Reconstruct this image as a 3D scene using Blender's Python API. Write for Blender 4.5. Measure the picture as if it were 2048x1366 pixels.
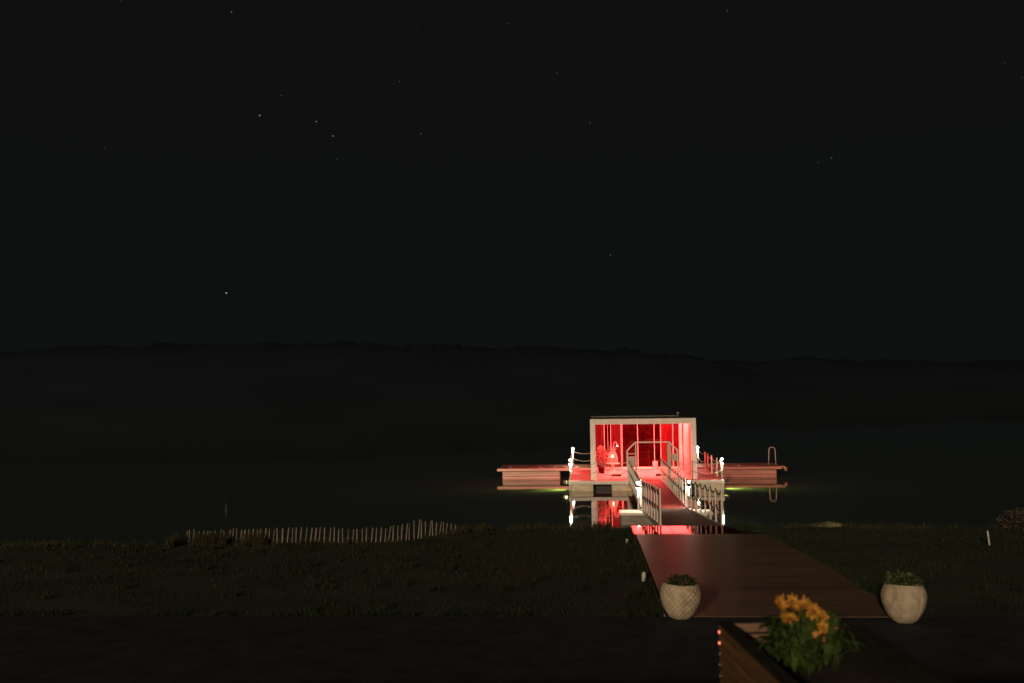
import bpy, math, random
import numpy as np
from mathutils import Matrix, Vector
random.seed(7)
rng = np.random.default_rng(11)
R = math.radians
for o in list(bpy.data.objects):
    bpy.data.objects.remove(o, do_unlink=True)
sc = bpy.context.scene
col = sc.collection

# ------------------------------------------------------------------ camera
PITCH, ROLL = R(3.06), R(0.8)
fwd = Vector((0, math.cos(PITCH), math.sin(PITCH)))
up0 = Vector((0, -math.sin(PITCH), math.cos(PITCH)))
x0 = Vector((1, 0, 0))
cx = x0 * math.cos(ROLL) - up0 * math.sin(ROLL)
cu = up0 * math.cos(ROLL) + x0 * math.sin(ROLL)
cd = bpy.data.cameras.new('camera')
cam = bpy.data.objects.new('camera', cd)
col.objects.link(cam)
M = Matrix((cx, cu, -fwd)).transposed().to_4x4()
M.translation = (0, 0, 5.0)
cam.matrix_world = M
cd.sensor_width = 36.0
cd.lens = 36.0 * 2000 / 2048
cd.clip_end = 9000
cd.dof.use_dof = True
cd.dof.focus_distance = 50.0
cd.dof.aperture_fstop = 1.4
sc.camera = cam

# ------------------------------------------------------------------ light of the night
SUN_EL, SUN_AZ = R(13.0), R(18.0)     # low flood of light from behind the camera, a little to the left
w = bpy.data.worlds.new('World')
sc.world = w
w.use_nodes = True
nt = w.node_tree
nt.nodes.clear()
sky = nt.nodes.new('ShaderNodeTexSky')
sky.sky_type = 'NISHITA'
sky.sun_disc = False
sky.sun_elevation = SUN_EL
sky.sun_rotation = R(180) + SUN_AZ
hs = nt.nodes.new('ShaderNodeHueSaturation')
hs.inputs['Saturation'].default_value = 0.3
bg1 = nt.nodes.new('ShaderNodeBackground')
bg1.inputs['Strength'].default_value = 0.00010
bg2 = nt.nodes.new('ShaderNodeBackground')
tcw = nt.nodes.new('ShaderNodeTexCoord'); spw = nt.nodes.new('ShaderNodeSeparateXYZ')
crw = nt.nodes.new('ShaderNodeValToRGB')          # faint teal air glow towards the horizon, neutral overhead
crw.color_ramp.elements[0].position = 0.02; crw.color_ramp.elements[0].color = (0.0041, 0.0052, 0.0053, 1)
crw.color_ramp.elements[1].position = 0.36; crw.color_ramp.elements[1].color = (0.0047, 0.0047, 0.0044, 1)
nt.links.new(tcw.outputs['Generated'], spw.inputs[0]); nt.links.new(spw.outputs['Z'], crw.inputs['Fac'])
nt.links.new(crw.outputs['Color'], bg2.inputs['Color'])
bg2.inputs['Strength'].default_value = 1.0
add = nt.nodes.new('ShaderNodeAddShader')
wo = nt.nodes.new('ShaderNodeOutputWorld')
nt.links.new(sky.outputs[0], hs.inputs['Color'])
nt.links.new(hs.outputs[0], bg1.inputs['Color'])
nt.links.new(bg1.outputs[0], add.inputs[0])
nt.links.new(bg2.outputs[0], add.inputs[1])
nt.links.new(add.outputs[0], wo.inputs['Surface'])

sl = bpy.data.lights.new('sun', 'SUN')
sl.energy = 1.45
sl.angle = R(2.5)
sl.color = (1.0, 0.74, 0.49)
so = bpy.data.objects.new('sun', sl)
col.objects.link(so)
ld = Vector((math.sin(SUN_AZ) * math.cos(SUN_EL), math.cos(SUN_AZ) * math.cos(SUN_EL), -math.sin(SUN_EL)))
so.rotation_euler = ld.to_track_quat('-Z', 'Y').to_euler()
so.location = (-20, -60, 30)

sc.view_settings.view_transform = 'Standard'
sc.view_settings.look = 'None'
sc.view_settings.exposure = 0.0
sc.view_settings.gamma = 1.0
sc.view_settings.use_curve_mapping = False
sc.render.engine = 'CYCLES'
sc.cycles.use_denoising = True
sc.cycles.max_bounces = 10
sc.cycles.transparent_max_bounces = 16
sc.cycles.sample_clamp_indirect = 6.0
sc.cycles.caustics_reflective = False
sc.cycles.caustics_refractive = False

# ------------------------------------------------------------------ helpers
class MB:
    def __init__(s):
        s.v = []; s.f = []; s.smooth = False
    def addv(s, vs, fs):
        b = len(s.v); s.v += [tuple(p) for p in vs]; s.f += [tuple(b + i for i in f) for f in fs]; return s
    def box(s, x0, x1, y0, y1, z0, z1):
        return s.addv([(x0,y0,z0),(x1,y0,z0),(x1,y1,z0),(x0,y1,z0),(x0,y0,z1),(x1,y0,z1),(x1,y1,z1),(x0,y1,z1)],
                      [(0,3,2,1),(4,5,6,7),(0,1,5,4),(1,2,6,5),(2,3,7,6),(3,0,4,7)])
    def bbox(s, x0, x1, y0, y1, z0, z1, b=.01):
        "box with chamfered vertical and top edges"
        r0 = [(x0+b,y0),(x1-b,y0),(x1,y0+b),(x1,y1-b),(x1-b,y1),(x0+b,y1),(x0,y1-b),(x0,y0+b)]
        xm, ym = (x0+x1)/2, (y0+y1)/2
        sx = (x1-x0-2*b)/(x1-x0); sy = (y1-y0-2*b)/(y1-y0)
        r1 = [(xm+(x-xm)*sx, ym+(y-ym)*sy) for x, y in r0]
        vs = [(x,y,z0) for x,y in r0]+[(x,y,z1-b) for x,y in r0]+[(x,y,z1) for x,y in r1]
        fs = [tuple(range(7,-1,-1)), tuple(range(16,24))]
        for k in range(2):
            for i in range(8):
                j = (i+1)%8; fs.append((k*8+i,k*8+j,k*8+8+j,k*8+8+i))
        return s.addv(vs, fs)
    def hexa(s, bottom, top):
        return s.addv(list(bottom)+list(top), [(0,3,2,1),(4,5,6,7),(0,1,5,4),(1,2,6,5),(2,3,7,6),(3,0,4,7)])
    def tube(s, pts, r, n=8, cap=True):
        pts = [Vector(p) for p in pts]; b = len(s.v); m = len(pts)
        rr = r if isinstance(r, (list, tuple)) else [r]*m
        prev = None
        for i, p in enumerate(pts):
            t = (pts[min(i+1,m-1)] - pts[max(i-1,0)]).normalized()
            if prev is None:
                a = Vector((0,0,1)) if abs(t.z) < .9 else Vector((1,0,0))
                nx = t.cross(a).normalized()
            else:
                nx = (prev - t*prev.dot(t)).normalized()
            prev = nx; ny = t.cross(nx)
            for k in range(n):
                a = 2*math.pi*k/n
                q = p + (nx*math.cos(a) + ny*math.sin(a))*rr[i]
                s.v.append(tuple(q))
        for i in range(m-1):
            for k in range(n):
                l = (k+1)%n
                s.f.append((b+i*n+k, b+i*n+l, b+(i+1)*n+l, b+(i+1)*n+k))
        if cap:
            s.f.append(tuple(b+k for k in range(n-1,-1,-1))); s.f.append(tuple(b+(m-1)*n+k for k in range(n)))
        return s
    def lathe(s, prof, n=16, c=(0,0,0), closed=True):
        b = len(s.v)
        for r, z in prof:
            for k in range(n):
                a = 2*math.pi*k/n
                s.v.append((c[0]+r*math.cos(a), c[1]+r*math.sin(a), c[2]+z))
        m = len(prof)
        for i in range(m-1):
            for k in range(n):
                l = (k+1)%n
                s.f.append((b+i*n+k, b+i*n+l, b+(i+1)*n+l, b+(i+1)*n+k))
        if closed:
            s.f.append(tuple(b+k for k in range(n-1,-1,-1))); s.f.append(tuple(b+(m-1)*n+k for k in range(n)))
        return s
    def mesh(s, name):
        me = bpy.data.meshes.new(name); me.from_pydata(s.v, [], s.f); me.update()
        if s.smooth: me.shade_smooth()
        return me

def tag(o, label=None, cat=None, group=None, kind=None):
    if label: o['label'] = label
    if cat: o['category'] = cat
    if group: o['group'] = group
    if kind: o['kind'] = kind
    return o
def thing(name, label, cat, loc=(0,0,0), rz=0.0, group=None):
    o = bpy.data.objects.new(name, None); col.objects.link(o)
    o.empty_display_size = .2
    o.location = loc; o.rotation_euler = (0,0,rz)
    return tag(o, label, cat, group)
def obj(name, mb, m, parent=None, smooth=False, loc=None, rot=None):
    if isinstance(mb, MB):
        mb.smooth = mb.smooth or smooth; me = mb.mesh(name)
    else: me = mb
    if m is not None and not me.materials: me.materials.append(m)
    o = bpy.data.objects.new(name, me); col.objects.link(o)
    if parent: o.parent = parent
    if loc is not None: o.location = loc
    if rot is not None: o.rotation_euler = rot
    return o
def copy_tree(o, parent=None):
    c = o.copy(); col.objects.link(c); c.parent = parent
    for ch in list(o.children):
        if ch is not c: copy_tree(ch, c)
    return c
def npmesh(name, V, F, m, smooth=False):
    V = np.asarray(V, dtype=np.float32); F = np.asarray(F, dtype=np.int32); k = F.shape[1]
    me = bpy.data.meshes.new(name)
    me.vertices.add(len(V)); me.vertices.foreach_set('co', V.ravel())
    me.loops.add(F.size); me.loops.foreach_set('vertex_index', F.ravel())
    me.polygons.add(len(F)); me.polygons.foreach_set('loop_start', np.arange(0, F.size, k, dtype=np.int32))
    me.polygons.foreach_set('loop_total', np.full(len(F), k, dtype=np.int32))
    me.update(); me.validate()
    if m: me.materials.append(m)
    if smooth: me.shade_smooth()
    return me

def P(u, v, z=0.0):                      # frame of the landing stage: u to the right, v out over the water
    return (OX + u*CA + v*SA, OY - u*SA + v*CA, z)
AZ = R(4.3); CA, SA = math.cos(AZ), math.sin(AZ); OX, OY = 6.75, 51.7; RZ = -AZ

# ------------------------------------------------------------------ materials
def newmat(name):
    m = bpy.data.materials.new(name); m.use_nodes = True
    n = m.node_tree; return m, n, n.nodes['Principled BSDF']
def pm(name, base, rough=.5, metal=0., var=.18, scale=6., bump=0., bscale=None, stretch=(1,1,1), spec=.5, detail=6, rvar=.1, base2=None):
    m, n, b = newmat(name)
    tc = n.nodes.new('ShaderNodeTexCoord'); mp = n.nodes.new('ShaderNodeMapping')
    mp.inputs['Scale'].default_value = stretch
    n.links.new(tc.outputs['Object'], mp.inputs['Vector'])
    no = n.nodes.new('ShaderNodeTexNoise'); no.inputs['Scale'].default_value = scale; no.inputs['Detail'].default_value = detail
    n.links.new(mp.outputs[0], no.inputs['Vector'])
    cr = n.nodes.new('ShaderNodeValToRGB')
    cr.color_ramp.elements[0].position = .3; cr.color_ramp.elements[1].position = .7
    lo = [c*(1-var) for c in base]; hi = [min(1, c*(1+var)) for c in base] if base2 is None else base2
    cr.color_ramp.elements[0].color = (*lo, 1); cr.color_ramp.elements[1].color = (*hi, 1)
    n.links.new(no.outputs['Fac'], cr.inputs['Fac']); n.links.new(cr.outputs['Color'], b.inputs['Base Color'])
    mr = n.nodes.new('ShaderNodeMapRange')
    mr.inputs['To Min'].default_value = max(.02, rough-rvar); mr.inputs['To Max'].default_value = min(1, rough+rvar)
    n.links.new(no.outputs['Fac'], mr.inputs['Value']); n.links.new(mr.outputs[0], b.inputs['Roughness'])
    b.inputs['Metallic'].default_value = metal; b.inputs['Specular IOR Level'].default_value = spec
    if bump:
        nb = n.nodes.new('ShaderNodeTexNoise'); nb.inputs['Scale'].default_value = bscale or scale*6; nb.inputs['Detail'].default_value = 4
        n.links.new(mp.outputs[0], nb.inputs['Vector'])
        bp = n.nodes.new('ShaderNodeBump'); bp.inputs['Strength'].default_value = 1; bp.inputs['Distance'].default_value = bump
        n.links.new(nb.outputs['Fac'], bp.inputs['Height']); n.links.new(bp.outputs[0], b.inputs['Normal'])
    return m
def emit(name, color, strength):
    m = bpy.data.materials.new(name); m.use_nodes = True; n = m.node_tree; n.nodes.clear()
    e = n.nodes.new('ShaderNodeEmission'); e.inputs['Color'].default_value = (*color, 1); e.inputs['Strength'].default_value = strength
    o = n.nodes.new('ShaderNodeOutputMaterial'); n.links.new(e.outputs[0], o.inputs['Surface']); return m
def glassmat(name, tint, refl=1.0, veil=None, veil_f=0.0, rough=0.0):
    "thin pane: lets light through, mirrors by Fresnel, and may carry a film of condensation"
    m = bpy.data.materials.new(name); m.use_nodes = True; n = m.node_tree; n.nodes.clear()
    t = n.nodes.new('ShaderNodeBsdfTransparent'); t.inputs['Color'].default_value = (*tint, 1)
    g = n.nodes.new('ShaderNodeBsdfGlossy'); g.inputs['Roughness'].default_value = rough
    fr = n.nodes.new('ShaderNodeFresnel'); fr.inputs['IOR'].default_value = 1.45
    ml = n.nodes.new('ShaderNodeMath'); ml.operation = 'MULTIPLY'; ml.inputs[1].default_value = refl
    n.links.new(fr.outputs[0], ml.inputs[0])
    mx = n.nodes.new('ShaderNodeMixShader'); n.links.new(ml.outputs[0], mx.inputs[0])
    src = t
    if veil:
        d = n.nodes.new('ShaderNodeBsdfDiffuse'); d.inputs['Color'].default_value = (*veil, 1)
        no = n.nodes.new('ShaderNodeTexNoise'); no.inputs['Scale'].default_value = .9; no.inputs['Detail'].default_value = 2
        tc = n.nodes.new('ShaderNodeTexCoord'); n.links.new(tc.outputs['Object'], no.inputs['Vector'])
        mr = n.nodes.new('ShaderNodeMapRange'); mr.inputs['From Min'].default_value = .3; mr.inputs['From Max'].default_value = .75
        mr.inputs['To Min'].default_value = veil_f*.4; mr.inputs['To Max'].default_value = veil_f*1.8
        n.links.new(no.outputs['Fac'], mr.inputs['Value'])
        mv = n.nodes.new('ShaderNodeMixShader'); n.links.new(mr.outputs[0], mv.inputs[0])
        n.links.new(t.outputs[0], mv.inputs[1]); n.links.new(d.outputs[0], mv.inputs[2]); src = mv
    n.links.new(src.outputs[0], mx.inputs[1]); n.links.new(g.outputs[0], mx.inputs[2])
    o = n.nodes.new('ShaderNodeOutputMaterial'); n.links.new(mx.outputs[0], o.inputs['Surface']); return m

m_white = pm('painted_metal_white', (.86,.83,.77), .42, var=.10, scale=3, bump=.0006)
m_frame = pm('render_panel_offwhite', (.86,.82,.76), .55, var=.10, scale=1.6, bump=.0008)
m_galv = pm('galvanised_steel', (.52,.51,.49), .42, metal=.55, var=.2, scale=14)
m_grey = pm('grey_mesh_metal', (.56,.55,.48), .5, metal=.0, var=.15, scale=18)
m_rope = pm('dark_rope', (.035,.028,.024), .85, var=.3, scale=40, bump=.002)
m_prope = pm('pale_rope', (.42,.36,.30), .85, var=.2, scale=40, bump=.002)
m_pont = pm('pontoon_plastic', (.74,.62,.44), .55, var=.22, scale=2.4, bump=.002, stretch=(1,1,3))
m_dark = pm('dark_steel', (.03,.03,.03), .5, metal=.4, var=.2, scale=9)
m_roof = pm('roof_membrane', (.035,.035,.036), .85, var=.25, scale=3)
m_floor = pm('pale_floor', (.62,.57,.54), .35, var=.1, scale=2.5)
m_redpanel = pm('red_timber_panel', (.060,.001,.003), .5, var=.35, spec=.15, scale=2.2, stretch=(4,4,.4), bump=.001)
m_redpanel2 = pm('red_gloss_panel', (.105,.002,.005), .35, var=.45, scale=3.0, stretch=(3,3,.6), spec=.2, bump=.002)
m_curtain = pm('pale_curtain', (.86,.82,.78), .9, var=.06, scale=8)
m_soil = pm('soil', (.02,.016,.012), .95, var=.4, scale=25, bump=.01)
m_globe = emit('lamp_glow', (1.0,.88,.70), 150)
m_lens = emit('lamp_ring_glow', (1.0,.85,.62), 750)
RED = (1.0, .085, .075)
m_led = emit('red_ceiling_glow', RED, 21.0)
n = m_curtain.node_tree; b = n.nodes['Principled BSDF']
tl = n.nodes.new('ShaderNodeBsdfTranslucent'); tl.inputs['Color'].default_value = (.75,.68,.64,1)
mxs = n.nodes.new('ShaderNodeMixShader'); mxs.inputs[0].default_value = .25
n.links.new(b.outputs[0], mxs.inputs[1]); n.links.new(tl.outputs[0], mxs.inputs[2])
n.links.new(mxs.outputs[0], n.nodes['Material Output'].inputs['Surface'])
m_glass = glassmat('clear_glass', (.97,.95,.95), .55)
m_backglass = glassmat('steamed_glass', (.80,.42,.42), .05, veil=(.045,.0008,.0016), veil_f=.36, rough=.2)

def deckmat(name, base, rough, axis=0, pitch=.14):
    m = pm(name, base, rough, var=.22, scale=1.2, stretch=(1,1,1), detail=8)
    n = m.node_tree; b = n.nodes['Principled BSDF']
    tc = n.nodes.new('ShaderNodeTexCoord'); sp = n.nodes.new('ShaderNodeSeparateXYZ'); n.links.new(tc.outputs['Object'], sp.inputs[0])
    d = n.nodes.new('ShaderNodeMath'); d.operation = 'DIVIDE'; d.inputs[1].default_value = pitch; n.links.new(sp.outputs[axis], d.inputs[0])
    fr = n.nodes.new('ShaderNodeMath'); fr.operation = 'FRACT'; n.links.new(d.outputs[0], fr.inputs[0])
    gt = n.nodes.new('ShaderNodeMath'); gt.operation = 'GREATER_THAN'; gt.inputs[1].default_value = .06; n.links.new(fr.outputs[0], gt.inputs[0])
    bp = n.nodes.new('ShaderNodeBump'); bp.inputs['Distance'].default_value = .006; n.links.new(gt.outputs[0], bp.inputs['Height'])
    n.links.new(bp.outputs[0], b.inputs['Normal'])
    return m
m_deck = deckmat('deck_boards_red_glow', (.42,.12,.10), .6, 1)  # red glow of the pavilion is put into the board colour
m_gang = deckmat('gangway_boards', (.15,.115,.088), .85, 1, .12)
m_gang2 = deckmat('gangway_boards_red_glow', (.30,.055,.042), .65, 1, .12)  # far gangway: red light on it is part of this colour
m_pier = pm('pier_timber_white_lit', (.72,.53,.46), .6, var=.25, scale=1.5, stretch=(.3,2,4), bump=.002, bscale=8)  # left pier: its whiter light is painted into the timber

m_pier2 = pm('pier_timber_red_lit', (.46,.20,.165), .6, var=.25, scale=1.5, stretch=(.3,2,4), bump=.002, bscale=8)  # right pier: dimmer, redder light painted into the timber
m_ptop = pm('weathered_red_decking', (.30,.11,.09), .65, var=.3, scale=1.2, stretch=(3,.4,1))
# water, hills
mw, n, b = newmat('lake_water')
b.inputs['Base Color'].default_value = (.046,.064,.043,1)
b.inputs['IOR'].default_value = 1.333
b.inputs['Roughness'].default_value = .035
tc = n.nodes.new('ShaderNodeTexCoord'); mp = n.nodes.new('ShaderNodeMapping'); mp.inputs['Scale'].default_value = (.35,1.0,1)
n.links.new(tc.outputs['Object'], mp.inputs['Vector'])
no = n.nodes.new('ShaderNodeTexNoise'); no.inputs['Scale'].default_value = 1.1; no.inputs['Detail'].default_value = 3
n.links.new(mp.outputs[0], no.inputs['Vector'])
bp = n.nodes.new('ShaderNodeBump'); bp.inputs['Distance'].default_value = .003; bp.inputs['Strength'].default_value = 1
n.links.new(no.outputs['Fac'], bp.inputs['Height']); n.links.new(bp.outputs[0], b.inputs['Normal'])

m_ground = pm('earth_and_turf', (.016,.029,.013), .95, var=.45, scale=.7, bump=.02, bscale=20, base2=(.034,.043,.021))
m_asphalt = pm('asphalt', (.031,.039,.050), .9, var=.3, scale=3, bump=.004, bscale=90, spec=.2)
m_path = pm('footpath_boards', (.205,.128,.088), .45, var=.25, scale=1.1, stretch=(.35,2.2,1), bump=.0015, bscale=60, rvar=.12)
n = m_path.node_tree; b = n.nodes['Principled BSDF']
tc = n.nodes.new('ShaderNodeTexCoord'); sp = n.nodes.new('ShaderNodeSeparateXYZ'); n.links.new(tc.outputs['Object'], sp.inputs[0])
dv = n.nodes.new('ShaderNodeMath'); dv.operation = 'DIVIDE'; dv.inputs[1].default_value = .145; n.links.new(sp.outputs[1], dv.inputs[0])
fl0 = n.nodes.new('ShaderNodeMath'); fl0.operation = 'FLOOR'; n.links.new(dv.outputs[0], fl0.inputs[0])
wn = n.nodes.new('ShaderNodeTexWhiteNoise'); wn.noise_dimensions = '1D'; n.links.new(fl0.outputs[0], wn.inputs['W'])
mr = n.nodes.new('ShaderNodeMapRange'); mr.inputs['To Min'].default_value = .84; mr.inputs['To Max'].default_value = 1.10; n.links.new(wn.outputs['Value'], mr.inputs['Value'])
vm = n.nodes.new('ShaderNodeVectorMath'); vm.operation = 'SCALE'
old = b.inputs['Base Color'].links[0].from_socket
n.links.new(old, vm.inputs[0]); n.links.new(mr.outputs[0], vm.inputs['Scale']); n.links.new(vm.outputs[0], b.inputs['Base Color'])
fr0 = n.nodes.new('ShaderNodeMath'); fr0.operation = 'FRACT'; n.links.new(dv.outputs[0], fr0.inputs[0])
gt0 = n.nodes.new('ShaderNodeMath'); gt0.operation = 'GREATER_THAN'; gt0.inputs[1].default_value = .05; n.links.new(fr0.outputs[0], gt0.inputs[0])
bp0 = n.nodes.new('ShaderNodeBump'); bp0.inputs['Distance'].default_value = .004; n.links.new(gt0.outputs[0], bp0.inputs['Height'])
n.links.new(b.inputs['Normal'].links[0].from_socket, bp0.inputs['Normal']); n.links.new(bp0.outputs[0], b.inputs['Normal'])
m_plate = pm('wet_plate_red_glow', (.34,.030,.028), .03, metal=.82, var=.3, scale=2.0, rvar=.012, stretch=(1,5,1))  # red of the mirrored glow is put into the metal colour
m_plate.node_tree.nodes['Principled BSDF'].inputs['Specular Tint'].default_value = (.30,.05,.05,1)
m_edge = pm('edging_steel', (.16,.15,.12), .7, var=.3, scale=4)
m_kerb = pm('kerb_concrete', (.10,.10,.085), .85, var=.35, scale=5, bump=.004)
m_hill = pm('far_forest', (.025,.033,.047), 1.0, var=.12, scale=.006, spec=0)

# ------------------------------------------------------------------ setting: water, hills, ground, lane, path
wb = MB(); wb.addv([(-4000,-20,0),(4000,-20,0),(4000,4200,0),(-4000,4200,0)], [(0,1,2,3)])
tag(obj('lake_water', wb, mw), kind='structure')

ridge = [(-4000,70),(-2200,95),(-1300,78),(-820,84),(-740,91),(-500,93.5),(-250,89),(-19,83.6),(181,75),(285,66.5),(332,54.6),(460,55.2),(818,44.6),(1300,52),(2200,80),(4000,70)]
rx = np.array([p[0] for p in ridge]); rz = np.array([p[1] for p in ridge])
nx = 1500; xs = np.linspace(-4000, 4000, nx)
hz0 = np.interp(xs, rx, rz)
hz = hz0 + rng.normal(0, 1.3, nx) + 1.2*np.sin(xs/61.0+np.sin(xs/17.0)) + 1.3*np.sin(xs/23.0) + .8*np.sin(xs/9.1)
prof = [(1120,-1.0),(1150,4),(1250,.30),(1400,.70),(1600,1.0),(2000,1.0),(2600,.8)]
V = []; F = []
for j, (yy, k) in enumerate(prof):
    for i in range(nx):
        z = (-2.0 if j == 0 else 3.0 if j == 1 else (hz[i] if yy == 1600 else hz0[i]*k))
        V.append((xs[i], yy + 30*math.sin(xs[i]/180.0), z))
for j in range(len(prof)-1):
    for i in range(nx-1):
        F.append((j*nx+i, j*nx+i+1, (j+1)*nx+i+1, (j+1)*nx+i))
tag(obj('hills', npmesh('hills', V, F, m_hill, True), None), kind='structure')

crest = np.array([(-80,27.5),(-40,28.2),(-22,29.0),(-14.9,29.2),(-9.83,28.8),(-9.4,29.2),(-8.36,29.1),(-6.11,28.7),(-4.7,28.75),(-2.91,29.4),(-1.94,30.2),(-1.06,30.9),
                  (1.09,31.2),(3.24,31.2),(6.55,30.9),(8.69,30.9),(9.94,31.0),(11.57,30.4),(13.67,30.0),(14.84,29.6),(20,29.8),(40,30.5),(80,31)])
def crest_y(x): return np.interp(x, crest[:,0], crest[:,1])
def sm(t): t = np.clip(t, 0, 1); return t*t*(3-2*t)
def ground_z(x, y):
    x = np.asarray(x, float); y = np.asarray(y, float)
    c = crest_y(x)
    z = 1.09 - .23*sm((y-17)/(13.5))
    z = z + .035*np.sin(x*.9+.5)*np.sin(y*.7)*sm((y-19)/3) + .02*np.sin(x*2.3)*np.cos(y*1.9)*sm((y-20)/3)
    # turf swells a little beside the fence end and on the right
    z = z + .10*np.exp(-((x+1.2)/1.3)**2 - ((y-29.6)/1.6)**2)
    # path bed stays even
    z = z - 1.6*sm((y-c)/1.9) - .5*sm((y-c-2)/6)
    return z
gx = np.concatenate([np.linspace(-80,-20,40)[:-1], np.linspace(-20,20,220), np.linspace(20,80,40)[1:]])
gy = np.concatenate([np.linspace(-18,14,16)[:-1], np.linspace(14,28,60)[:-1], np.linspace(28,36,70), [40]])
GX, GY = np.meshgrid(gx, gy)
GZ = ground_z(GX, GY)
# hollow under the footpath so its slab always shows
def uv_of(x, y): dx = x-OX; dy = y-OY; return dx*CA - dy*SA, dx*SA + dy*CA
U_, V_ = uv_of(GX, GY)
pmask = (U_ > -1.6) & (U_ < 2.7) & (V_ < -19.5) & (V_ > -34.6)
GZ = np.where(pmask, GZ - .16, GZ)
V = np.stack([GX, GY, GZ], -1).reshape(-1, 3); ny_, nx_ = GX.shape
ii = np.arange(ny_*nx_).reshape(ny_, nx_)
F = np.stack([ii[:-1,:-1], ii[:-1,1:], ii[1:,1:], ii[1:,:-1]], -1).reshape(-1, 4)
tag(obj('ground', npmesh('ground', V, F, m_ground, True), None), kind='structure')

# asphalt lane in front of the lawn
lb = MB()
pts = [P(-45,-46,1.117), P(45,-46,1.117), P(45,-34.32,1.117), P(-45,-34.32,1.117)]
lb.hexa([(p[0],p[1],.9) for p in pts], pts)
tag(obj('lane', lb, m_asphalt), kind='structure')
# terrace on which the photographer stands (its edge lies just below the frame)
tb = MB(); tb.box(-14, 14, -8, 8.35, .6, 2.40)
tag(obj('terrace', tb, m_asphalt), kind='structure')

# footpath, right edge flares out behind the landing plate
def path_z(v): return 1.12 + (v+34.3)/(34.3-22.2)*(-.26)
path_pts_r = [(-34.3,2.62),(-31.4,2.54),(-29.5,2.58),(-26.5,2.48),(-24.6,2.38),(-23.6,2.3),(-22.2,2.12)]
pv = np.linspace(-34.3,-22.2,30); pu = np.interp(pv, [a for a,_ in path_pts_r], [b_ for _,b_ in path_pts_r])
V = []; F = []
for v, ur in zip(pv, pu):
    z = path_z(v)
    for q in [(-1.53,z-.24),(-1.53,z-.006),(-1.52,z),(ur-.01,z),(ur,z-.006),(ur,z-.24)]:
        V.append(P(q[0], v, q[1]))
for i in range(29):
    for k in range(5): F.append((i*6+k, i*6+k+1, (i+1)*6+k+1, (i+1)*6+k))
F += [(0,5,4,1),(1,4,3,2)]
pathme = MB(); pathme.addv([Matrix.Rotation(AZ,4,'Z') @ (Vector(p)-Vector(P(0,-28,0))) for p in V], [f[::-1] for f in F])
path = tag(obj('footpath', pathme, m_path, loc=P(0,-28,0), rot=(0,0,RZ)), kind='structure')
eb = MB()
for (v0, v1) in ((-34.2,-30.2),(-30.19,-26.2),(-26.19,-22.2)):
    eb.hexa([(-1.60,v0+28,path_z(v0)-.15),(-1.575,v0+28,path_z(v0)-.15),(-1.575,v1+28,path_z(v1)-.15),(-1.60,v1+28,path_z(v1)-.15)],
            [(-1.60,v0+28,path_z(v0)+.012),(-1.575,v0+28,path_z(v0)+.012),(-1.575,v1+28,path_z(v1)+.012),(-1.60,v1+28,path_z(v1)+.012)])
obj('edging', eb, m_edge, path)

# wet steel landing plate at the head of the gangway
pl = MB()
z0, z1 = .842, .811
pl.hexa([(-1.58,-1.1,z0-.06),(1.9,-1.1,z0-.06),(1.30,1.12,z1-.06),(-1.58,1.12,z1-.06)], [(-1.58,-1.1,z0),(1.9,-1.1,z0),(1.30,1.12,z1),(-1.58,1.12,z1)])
tag(obj('landing_plate', pl, m_plate, loc=P(0,-21.08,0), rot=(0,0,RZ)), 'wet landing plate at the water end of the path, its mirrored red glow tinted in', 'landing plate')

# kerb along the lawn
kb = thing('kerb', 'low concrete kerb between the lawn and the dark lane', 'kerb', P(-2,-34.25,1.06), RZ)
k1 = MB(); k1.bbox(-.44,.44,-.06,.06,-.15,.045,.012); k1 = k1.mesh('kerb_stone'); k1.materials.append(m_kerb)
for i in range(24):
    obj('kerb_stone', k1, None, kb, loc=(-.15-.9*i, random.uniform(-.015,.015), random.uniform(-.05,.0)+(.022 if 1<=i<=3 else .012 if i in (8,9,10) else 0)), rot=(random.uniform(-.02,.02),random.uniform(-.01,.01),random.uniform(-.01,.01)))

# grass
def blades(n, xr, yr, hmin, hmax, wmin, wmax, keep, lean=.5, zoff=-.02):
    out = []
    x = rng.uniform(*xr, n); y = rng.uniform(*yr, n)
    k = keep(x, y); x = x[k]; y = y[k]; n = len(x)
    z = ground_z(x, y) + zoff
    h = rng.uniform(hmin, hmax, n)*(.6+.8*rng.random(n)); wd = rng.uniform(wmin, wmax, n); a = rng.uniform(0, 2*np.pi, n)
    la = rng.uniform(0, 2*np.pi, n); lm = rng.random(n)*lean*h
    ca, sa = np.cos(a)*wd, np.sin(a)*wd
    p0 = np.stack([x-ca, y-sa, z], -1); p1 = np.stack([x+ca, y+sa, z], -1)
    mx_, my_ = x+np.cos(la)*lm*.35, y+np.sin(la)*lm*.35
    p2 = np.stack([mx_-ca*.6, my_-sa*.6, z+h*.6], -1); p3 = np.stack([mx_+ca*.6, my_+sa*.6, z+h*.6], -1)
    p4 = np.stack([x+np.cos(la)*lm, y+np.sin(la)*lm, z+h*.95], -1)
    V = np.stack([p0,p1,p2,p3,p4], 1).reshape(-1,3); b = np.arange(n)*5
    F = np.concatenate([np.stack([b,b+1,b+3],-1), np.stack([b,b+3,b+2],-1), np.stack([b+2,b+3,b+4],-1)])
    return V, F
def join(parts):
    Vs = []; Fs = []; o = 0
    for V, F in parts:
        Vs.append(V); Fs.append(F+o); o += len(V)
    return np.concatenate(Vs), np.concatenate(Fs)
def leafmat(name, base, base2, rough=.5, scale=1.5, trans=.0, spec=.3):
    return pm(name, base, rough, var=.0, scale=scale, base2=base2, spec=spec)
m_grass = leafmat('lawn_grass', (.012,.025,.010), (.026,.037,.016), .8, .45)
m_reed = leafmat('dry_grass', (.028,.034,.014), (.072,.060,.030), .8, .6)
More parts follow.
